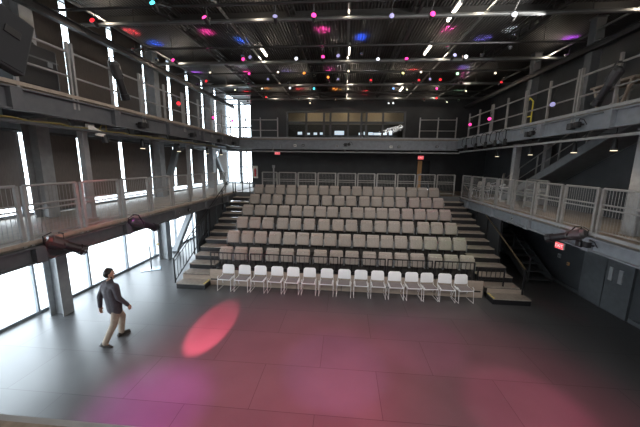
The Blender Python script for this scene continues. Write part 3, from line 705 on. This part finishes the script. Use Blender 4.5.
for loc, tgt, c, e in (((-5.0,4.2,3.9), (-5.75,5.4,2.7), (1,.08,.06), 8), ((-5.0,6.6,3.9), (-5.75,7.6,2.7), (1,.05,.8), 6), ((5.0,6.9,3.9), (5.78,7.7,2.7), (1,.12,.2), 7), ((-4.6,6.2,5.4), (-6.0,6.35,3.6), (1,.05,.06), 30)):
    spot(loc, tgt, e*9 if e < 20 else 110, c, math.radians(26 if e < 20 else 32), .5, .04, 'accent_beam')
# small black floodlight clusters on fascias
def cluster(loc, rz, lab):
    t = thing('clamped_floodlight', lab, 'stage light', loc, rz)
    MB().box(-.16, .0, -.16, -.02, -.08, .08, .02).box(.03, .17, -.14, -.02, -.05, .09, .02).build('housing', M['black'], t)
    MB().bar((-.2,-.01,.02), (.2,-.01,.02), .03).bar((0,-.01,.02), (0,.06,.1), .03).build('bracket', M['black'], t)
    MB().tube([(.1,-.05,.08), (.16,-.08,.16), (.26,-.05,.12), (.3,0,0)], .01).build('cable', M['black'], t)
cluster((.1, 16.17, 5.5), 0, 'small black floodlight on middle of the rear gallery beam')
cluster((5.94, 8.2, 5.50), -math.pi/2, 'black floodlight on right upper beam above the staircase')
cluster((5.94, 10.0, 5.48), -math.pi/2, 'black floodlight on right upper beam, second from camera')
cluster((5.94, 7.3, 2.60), -math.pi/2, 'black floodlight under right lower beam beside the exit sign')
cluster((-5.94, 8.2, 5.48), math.pi/2, 'black floodlight on left upper beam, nearest')
cluster((-5.94, 11.0, 5.48), math.pi/2, 'black floodlight on left upper beam, second')
cluster((-5.94, 13.4, 5.45), math.pi/2, 'black floodlight on left upper beam, third')
cluster((-5.94, 15.2, 5.45), math.pi/2, 'black floodlight on left upper beam, farthest')
for i, y in enumerate((11.4, 12.1, 12.9, 13.8, 14.9)):
    t = thing('hook_lantern', '%s small black lantern with looped cable at right upper gallery corner' % ORD[i], 'stage light', (5.92, y, 5.72), 0, 'lanterns at the right upper corner')
    MB().bar((.06,0,.05), (-.06,0,.05), .03).bar((-.06,0,.06), (-.06,0,-.28), .022).build('bracket', M['black'], t)
    MB().cyl((-.06,0,-.28), (-.10,-.06,-.5), .06, .075, 10).build('housing', M['black'], t)
    MB().tube([(-.06,0,.05), (-.08,.2,.12), (-.08,.42,.0), (-.08,.45,-.25), (-.06,.2,-.38)], .012).build('cable', M['black'], t)
# lighting pipes under the upper galleries with a wrapped yellow cable
for x, s, sd in ((-6.12, -1, 'left'), (6.0, 1, 'right')):
    t = thing('lighting_pipe', 'long lighting pipe slung under the %s upper gallery' % sd, 'pipe', (x, 2, 5.16))
    MB().cyl((0,0,0), (0,14,0), .035).build('pipe', M['steel_l' if s > 0 else 'steel_d'], t)
    for i in range(8): MB().bar((0,.6+1.8*i,0), (s*.08,.6+1.8*i,.20), .025).build('bracket', M['steel_d'], t)
    if s < 0: MB().tube([(.0, .3*i, .05+.02*math.sin(i*2.1)) for i in range(40)], .018, 5).build('yellow_cable', M['cable'], t)
    else: MB().tube([(.0, .35*i, .05+.03*math.sin(i*1.7)) for i in range(40)], .014, 5).build('black_cable', M['black'], t)
# pendant downlights beneath the upper galleries
for i, (x, y, sd, o_) in enumerate(((-6.35,8.76,'left','nearest'), (-6.35,10.77,'left','second'), (-6.35,13.08,'left','third'), (-6.35,14.62,'left','farthest'), (6.35,7.53,'right','nearest'), (6.35,8.74,'right','second'), (6.35,10.64,'right','third'), (6.35,12.84,'right','farthest'))):
    t = thing('pendant_downlight', 'black cone downlight under %s upper gallery, %s from camera' % (sd, o_), 'light', (x, y, 4.88), 0, 'cone downlights under the galleries'); t.scale = (.68, .68, 1)
    MB().cyl((0,0,.02), (0,0,.22), .10, .07, 12).cyl((0,0,.22), (0,0,.27), .07, .03, 12).cyl((0,0,-.02), (0,0,.02), .105, .105, 12, False).build('housing', M['black'], t)
    MB().cyl((0,0,-.032), (0,0,-.018), .098, seg=12).build('lens', M['warm'], t)
    MB().cyl((0,0,.27), (0,0,.88), .012, seg=6).build('stem', M['black'], t)
    spot((x, y, 4.83), (x, y, 0), 34, WARM, math.radians(100), .6, .06, 'downlight_beam')
# white arm floodlight on left upper beam
t = thing('arm_floodlight', 'white bracket arm carrying a small black lamp under left upper gallery', 'light', (-6.15, 6.65, 5.22))
MB().box(-.03, .05, -.06, .12, -.06, .10, .01).bar((.02,.1,0), (.02,.42,-.12), .06, .09).bar((.02,.18,-.12), (.02,.40,-.14), .05).build('arm', M['paper'], t)
MB().cyl((.02,.42,-.12), (.02,.44,-.30), .055, .08, 10).build('lamp_can', M['black'], t)
MB().tube([(.02,.3,.02), (.02,.38,.14), (.02,.5,.12), (.02,.5,.0), (.02,.42,-.08)], .014).build('cable_loop', M['cable'], t)
# flight case and tilted speaker at the near end of the left upper gallery
t = thing('road_case', 'black equipment case on the left upper gallery behind the railing', 'case', (-6.45, 5.62, ZU))
MB().box(-.3, .3, -.45, .45, .06, .86, .03).build('case_body', M['black'], t)
MB().box(-.31, .31, -.46, .46, .60, .63).build('lid_band', M['steel_d'], t)
MB().box(.30, .32, .22, .32, .50, .60).build('label_plate', M['steel'], t)
for a in (-.22, .22):
    for b in (-.36, .36): MB().cyl((a-.02,b,.04), (a+.02,b,.04), .04).build('caster', M['black'], t)
MB().tube([(.1,-.3,.88), (.15,-.1,1.0), (.1,.15,.93), (.05,.3,.87)], .03).build('draped_cable', M['black'], t)
t = thing('loudspeaker', 'large tilted dark flat loudspeaker at upper left corner', 'speaker', (-5.86, 5.03, 5.92), 0)
TR_ = Matrix.Rotation(-.32, 4, 'X')
b = MB().box(-.10, .10, -1.3, 0, 0, .98, .02); b.xf(TR_); b.build('cabinet', mat('speaker_grey', (.025,.027,.031), .6), t)
b = MB().box(.10, .115, -1.26, -.04, .04, .94); b.xf(TR_); b.build('grille', mat('speaker_grille', (.022,.024,.028), .8, 0, .3, 120), t)
b = MB().bar((-.1,-.4,.5), (-.25,-.4,.5), .1).bar((-.25,-.4,-.1), (-.25,-.4,.6), .06); b.xf(TR_); b.build('bracket', M['black'], t)
b = MB().box(.115, .14, -.45, -.2, .55, .68, .01); b.xf(TR_); b.build('handle', M['black'], t)
# yellow ladder-like frame and cases at the right upper level
t = thing('yellow_stand', 'yellow tubular stand on the right upper gallery', 'stand', (6.6, 11.5, ZU))
MB().tube([(0,-.2,0), (0,-.2,.9), (0,.0,1.05), (0,.2,.9), (0,.2,0)], .022).cyl((0,-.2,.4), (0,.2,.4), .018).build('frame', M['yellow'], t)
MB().box(-.15, .15, -.25, .25, 0, .03).build('base', M['black'], t)
for i, y in enumerate((6.6, 8.0)):
    t = thing('work_bench', 'wooden trestle bench on right upper gallery, %s' % ('near one' if i == 0 else 'far one'), 'bench', (6.7, y, ZU))
    MB().box(-.3, .3, -.6, .6, .62, .67).build('bench_top', M['ply'], t)
    for s in (-1, 1):
        for q in (-.25, .25): MB().bar((q,s*.5,.62), (q,s*.3,0), .05).build('leg', M['ply'], t)

# ------------------------------------------------------------------ the walking man
def remesh(b, name, m, parent, vox, it=6):
    o = b.build(name, m, parent, True)
    md = o.modifiers.new('union', 'REMESH'); md.mode = 'VOXEL'; md.voxel_size = vox; md.use_smooth_shade = True
    s = o.modifiers.new('soft', 'SMOOTH'); s.iterations = it; s.factor = .5
    return o
P0 = V((-5.66, 6.2, 0))
man = thing('person', 'man in charcoal shirt and khaki trousers walking by the left windows', 'person', P0)
def L(x, y, z): return V((x, y, z))-P0
fw = V((.33,.94,0)).normalized(); rt = V((.94,-.33,0)).normalized()
pel = L(-5.585, 6.17, .98); chest = L(-5.625, 6.16, 1.34); neck = L(-5.635, 6.15, 1.54); head = L(-5.625, 6.17, 1.735)
hl, hr = pel-rt*.09-V((0,0,.03)), pel+rt*.09-V((0,0,.03))
kl, al = L(-5.61, 6.40, .53), L(-5.645, 6.37, .10)
kr, ar = L(-5.56, 6.08, .50), L(-5.665, 5.87, .095)
sl, sr = chest-rt*.19+V((0,0,.13)), chest+rt*.205+V((0,0,.13))
el, wl = L(-5.875, 6.10, 1.18), L(-5.895, 6.10, .93)
er, wr = L(-5.36, 6.07, 1.19), L(-5.235, 6.17, .98)
hf = V((.80,.60,0)).normalized(); hs = hf.cross(V((0,0,1)))    # where the head faces, and its right side
b = MB()
# torso, neck, head
b.cap(pel, pel+V((0,0,.1)), .135, .13).cap(pel+V((0,0,.1)), chest, .13, .145)
for s in (-1, 1): b.cap(chest+rt*s*.07, chest+rt*s*.06-V((0,0,.22)), .115, .10); b.cap(chest+V((0,0,.10)), chest+rt*s*.17+V((0,0,.12)), .085, .07)
b.cap(chest+V((0,0,.14)), neck+V((0,0,.06)), .062, .056)
b.sph(head+V((0,0,.035)), .1, 16, 12, (.92,.92,1.02)).sph(head+hf*.022+V((0,0,.04)), .088, 16, 12).sph(head-hf*.02+V((0,0,.03)), .088, 16, 12)
b.cap(head+hf*.03-V((0,0,.05)), head+hf*.055-V((0,0,.085)), .062, .042)           # jaw and chin
b.cap(head+hf*.098+V((0,0,.035)), head+hf*.118-V((0,0,.005)), .010, .017, 8)      # nose
for s in (-1, 1):
    b.sph(head+hs*s*.094+V((0,0,.012)), .03, 10, 8, (.5,.5,1))                    # ears
    b.cap(head+hf*.088+hs*s*.015+V((0,0,.056)), head+hf*.08+hs*s*.045+V((0,0,.056)), .012, .011, 8)   # brow
b.cap(head+hf*.098-hs*.016-V((0,0,.042)), head+hf*.098+hs*.016-V((0,0,.042)), .009, .009, 8)          # lips
# legs
for h_, k_, a_ in ((hl, kl, al), (hr, kr, ar)):
    b.cap(h_, k_, .088, .058); b.cap(k_, k_+(a_-k_)*.35, .056, .058); b.cap(k_+(a_-k_)*.35, a_, .058, .038)
toe_l, toe_r = V((.41,.91,-.06)).normalized(), V((.93,.05,-.32)).normalized()
for a_, td in ((al, toe_l), (ar, toe_r)): b.cap(a_-V((0,0,.03)), a_+td*.15-V((0,0,.05)), .042, .034)
# arms with hands
def hand(w, e, side):
    u = (w-e).normalized()+V((0,0,-.5)); u.normalize()
    pn = rt*side*(-1)                       # palm faces the thigh
    fa = fw                                 # across the palm
    fa = (fa-u*fa.dot(u)).normalized(); pn = u.cross(fa)*(1 if u.cross(fa).dot(pn) > 0 else -1)
    for q in (-.026, -.009, .009, .026): b.cap(w+u*.02+fa*q*.7, w+u*.09+fa*q, .017, .014, 8)
    for q, ln in ((-.031,.062), (-.010,.075), (.011,.08), (.032,.072)):
        k = w+u*.09+fa*q; m1 = k+u*ln*.5+pn*.010; m2 = m1+u*ln*.3+pn*.022; m3 = m2+u*ln*.15+pn*.022
        b.cap(k, m1, .0095, .009, 8).cap(m1, m2, .009, .0085, 8).cap(m2, m3, .0085, .0075, 8)
    k = w+u*.03+fa*.028; m1 = k+u*.035+fa*.022+pn*.012; m2 = m1+u*.035+fa*.004+pn*.012
    b.cap(k, m1, .013, .011, 8).cap(m1, m2, .011, .009, 8)
for s_, e_, w_, sd in ((sl, el, wl, -1), (sr, er, wr, 1)):
    b.cap(s_, e_, .052, .042); b.cap(e_, e_+(w_-e_)*.3, .043, .042); b.cap(e_+(w_-e_)*.3, w_, .042, .028); hand(w_, e_, sd)
remesh(b, 'body', M['skin'], man, .0065, 3)
for s in (-1, 1):
    MB().sph(head+hf*.09+hs*s*.032+V((0,0,.035)), .012, 10, 8).build('eye', M['eye'], man, True)
b = MB()
b.sph(head+V((0,0,.062))-hf*.016, .105, 18, 14, (.95,.95,.88)).sph(head-hf*.045+V((0,0,.015)), .085, 16, 12, (1,1,1.1)).cap(head+hf*.05+V((0,0,.115)), head-hf*.03+V((0,0,.135)), .04, .045)
for s in (-1, 1): b.cap(head+hs*s*.078-hf*.01+V((0,0,.06)), head+hs*s*.082-hf*.005+V((0,0,.0)), .03, .016, 8)
remesh(b, 'hair', M['hair'], man, .008, 3)
b = MB()
b.cap(head+hf*.055-V((0,0,.092)), head+hf*.035+hs*.05-V((0,0,.06)), .032, .02, 8).cap(head+hf*.055-V((0,0,.092)), head+hf*.035-hs*.05-V((0,0,.06)), .032, .02, 8)
remesh(b, 'beard', M['hair'], man, .007, 2)
# shirt
b = MB()
for s in (-1, 1):
    b.cap(chest+rt*s*.09, pel+rt*s*.07, .145, .135); b.cap(pel+rt*s*.07, pel+rt*s*.075-V((0,0,.15)), .135, .128)
    b.cap(chest+V((0,0,.10)), chest+rt*s*.19+V((0,0,.125)), .108, .088)
b.cap(chest, pel-V((0,0,.12)), .165, .16)
b.cap(chest+V((0,0,.14)), chest+V((0,0,.225)), .088, .076)
for s_, e_, w_ in ((sl, el, wl), (sr, er, wr)):
    b.cap(s_, e_, .082, .066); b.cap(e_, w_-(w_-e_)*.06, .065, .048)
remesh(b, 'shirt', M['shirt'], man, .011, 5)
b = MB(); b.cap(wl-(wl-el)*.12, wl-(wl-el)*.02, .05, .05).cap(wr-(wr-er)*.12, wr-(wr-er)*.02, .05, .05)
remesh(b, 'cuffs', M['shirt'], man, .01, 2)
b = MB()
b.cap(pel-V((0,0,.04)), pel+V((0,0,.05)), .145, .14)
for h_, k_, a_ in ((hl, kl, al), (hr, kr, ar)):
    b.cap(h_, k_, .112, .084); b.cap(k_, a_+(k_-a_)*.02, .083, .068)
remesh(b, 'trousers', M['khaki'], man, .011, 5)
for a_, td, up in ((al, toe_l, 0), (ar, toe_r, 1)):
    side = td.cross(V((0,0,1))).normalized(); dn = side.cross(td).normalized()*-1
    b = MB(); base = a_+dn*.045
    b.cap(base-td*.055, base+td*.10, .048, .046).cap(base+td*.10, base+td*.175, .046, .036).cap(a_, base, .05, .05)
    b.bar(base-td*.105+dn*.038, base+td*.20+dn*.032, .095, .028, dn)
    remesh(b, 'shoe', M['shoe'], man, .008, 3)

# ------------------------------------------------------------------ light
sc = bpy.context.scene
w = bpy.data.worlds.new('overcast'); sc.world = w; w.use_nodes = True
nt = w.node_tree; bg = nt.nodes['Background']
sky = nt.nodes.new('ShaderNodeTexGradient'); tcw = nt.nodes.new('ShaderNodeTexCoord'); mpw = nt.nodes.new('ShaderNodeMapping')
mpw.inputs['Rotation'].default_value = (0, -math.pi/2, 0)
nt.links.new(tcw.outputs['Generated'], mpw.inputs[0]); nt.links.new(mpw.outputs[0], sky.inputs[0])
cr = nt.nodes.new('ShaderNodeValToRGB'); cr.color_ramp.elements[0].color = (.86,.93,1,1); cr.color_ramp.elements[1].color = (.97,.98,1,1)
nt.links.new(sky.outputs[0], cr.inputs[0]); nt.links.new(cr.outputs[0], bg.inputs[0]); bg.inputs[1].default_value = 12.0
def portal(loc, rot, sx, sy):
    l = bpy.data.lights.new('window_portal', 'AREA'); l.shape = 'RECTANGLE'; l.size = sx; l.size_y = sy; l.cycles.is_portal = True
    o = bpy.data.objects.new('window_portal', l); COL.objects.link(o); o.location = loc; o.rotation_euler = rot
portal((XL-.1, 9.3, 4.35), (0, -math.pi/2, 0), 8.7, 24.6)
portal((-7.45, YE+.1, 4.35), (-math.pi/2, 0, 0), 2.85, 8.7)

PINK = (1,.10,.34)
spot((-3.25,1.5,2.35), (-3.5,6.85,0), 17000, (1,.09,.17), math.radians(11.8), .5, .03)
spot((-2.6,2.2,7.8), (-3.5,4.4,0), 5600, (.75,.10,.70), math.radians(19), 1.0, .1)
spot((-.2,2.0,7.9), (-.1,5.7,0), 1500, (.40,.24,.80), math.radians(18), .6, .06)
spot((3.9,2.0,7.8), (3.5,4.9,0), 2400, (1,.12,.28), math.radians(18), .7, .06)
spot((1.6,2.0,7.9), (2.0,6.9,0), 1500, (.9,.10,.40), math.radians(16), .6, .06)
spot((-1.1,2.0,7.9), (-1.5,5.1,0), 5800, (1,.085,.20), math.radians(50), .9, .2)
spot((2.6,2.0,7.9), (2.4,5.0,0), 3000, (1,.085,.20), math.radians(50), .9, .2)
# wash on the audience seating from the front of house
for x in (-4, 0, 4):
    spot((x,-1.5,7.9), (x*.9,12.5,1.6), 1500, (1,.93,.86), math.radians(34), .8, .25, 'house_wash')
for loc, tgt, c, e in (((-3.6,6,7.9), (-4.0,10.9,1.7), (1,.2,.15), 60), ((3.6,6,7.9), (4.1,10.9,1.7), (.45,1,.45), 55), ((2.5,6,7.9), (3.6,12.6,2.6), (1,.3,.55), 40), ((0,6,7.9), (-.5,11.0,1.7), (1,.5,.3), 30)):
    spot(loc, tgt, e*6, c, math.radians(22), .8, .1, 'tint_beam')
l = bpy.data.lights.new('front_fill', 'AREA'); l.energy = 260; l.shape = 'RECTANGLE'; l.size = 9; l.size_y = 2.5; l.color = (1,.95,.9)  # area fill added behind the camera to lift the interior
o = bpy.data.objects.new('front_fill', l); COL.objects.link(o); o.location = (1.5, -2.4, 6.8); o.rotation_euler = (math.radians(88), 0, math.radians(10))
l = bpy.data.lights.new('left_gallery_fill', 'AREA'); l.energy = 300; l.shape = 'RECTANGLE'; l.size = 7; l.size_y = .5; l.color = (1,.96,.92)  # fill added across the room to brighten the left galleries
o = bpy.data.objects.new('left_gallery_fill', l); COL.objects.link(o); o.location = (4.5, 6, 7.9); o.rotation_euler = (0, math.radians(62), math.radians(180)); o.rotation_euler = (V((-7,8.5,3.8))-V((4.5,6,7.9))).to_track_quat('-Z', 'Y').to_euler()
# booth lights
for x in (-2.2, 0, 2.2): point((x, 20.2, 8.0), 9, (1,.76,.5), .15, 'booth_lamp')
# soft general fill added under the roof, no fixture behind it
l = bpy.data.lights.new('roof_fill', 'AREA'); l.energy = 90; l.size = 10; l.shape = 'RECTANGLE'; l.size_y = 8; l.color = (1,.93,.86)
o = bpy.data.objects.new('roof_fill', l); COL.objects.link(o); o.location = (-1, 5, 8.15)

# ------------------------------------------------------------------ camera
cam = bpy.data.cameras.new('camera'); co = bpy.data.objects.new('camera', cam); COL.objects.link(co); sc.camera = co
cam.sensor_fit = 'HORIZONTAL'; cam.sensor_width = 36; cam.lens = 287.2/640*36; cam.clip_start = .05; cam.clip_end = 300
yaw, pitch, roll = math.radians(4.70), math.radians(9.78), math.radians(-.78)
cy, sy, cp, sp = math.cos(yaw), math.sin(yaw), math.cos(pitch), math.sin(pitch)
F = V((-sy*cp, cy*cp, -sp)); R_ = V((cy, sy, 0)); D = F.cross(R_)
r2 = R_*math.cos(roll)+D*math.sin(roll); d2 = D*math.cos(roll)-R_*math.sin(roll)
mw = Matrix((r2, -d2, -F)).transposed().to_4x4(); mw.translation = (0, 0, 4.45)
co.matrix_world = mw

sc.view_settings.view_transform = 'Standard'; sc.view_settings.look = 'None'; sc.view_settings.exposure = 0
sc.cycles.use_denoising = True; sc.cycles.sample_clamp_indirect = 4; sc.cycles.max_bounces = 8; sc.cycles.transparent_max_bounces = 16
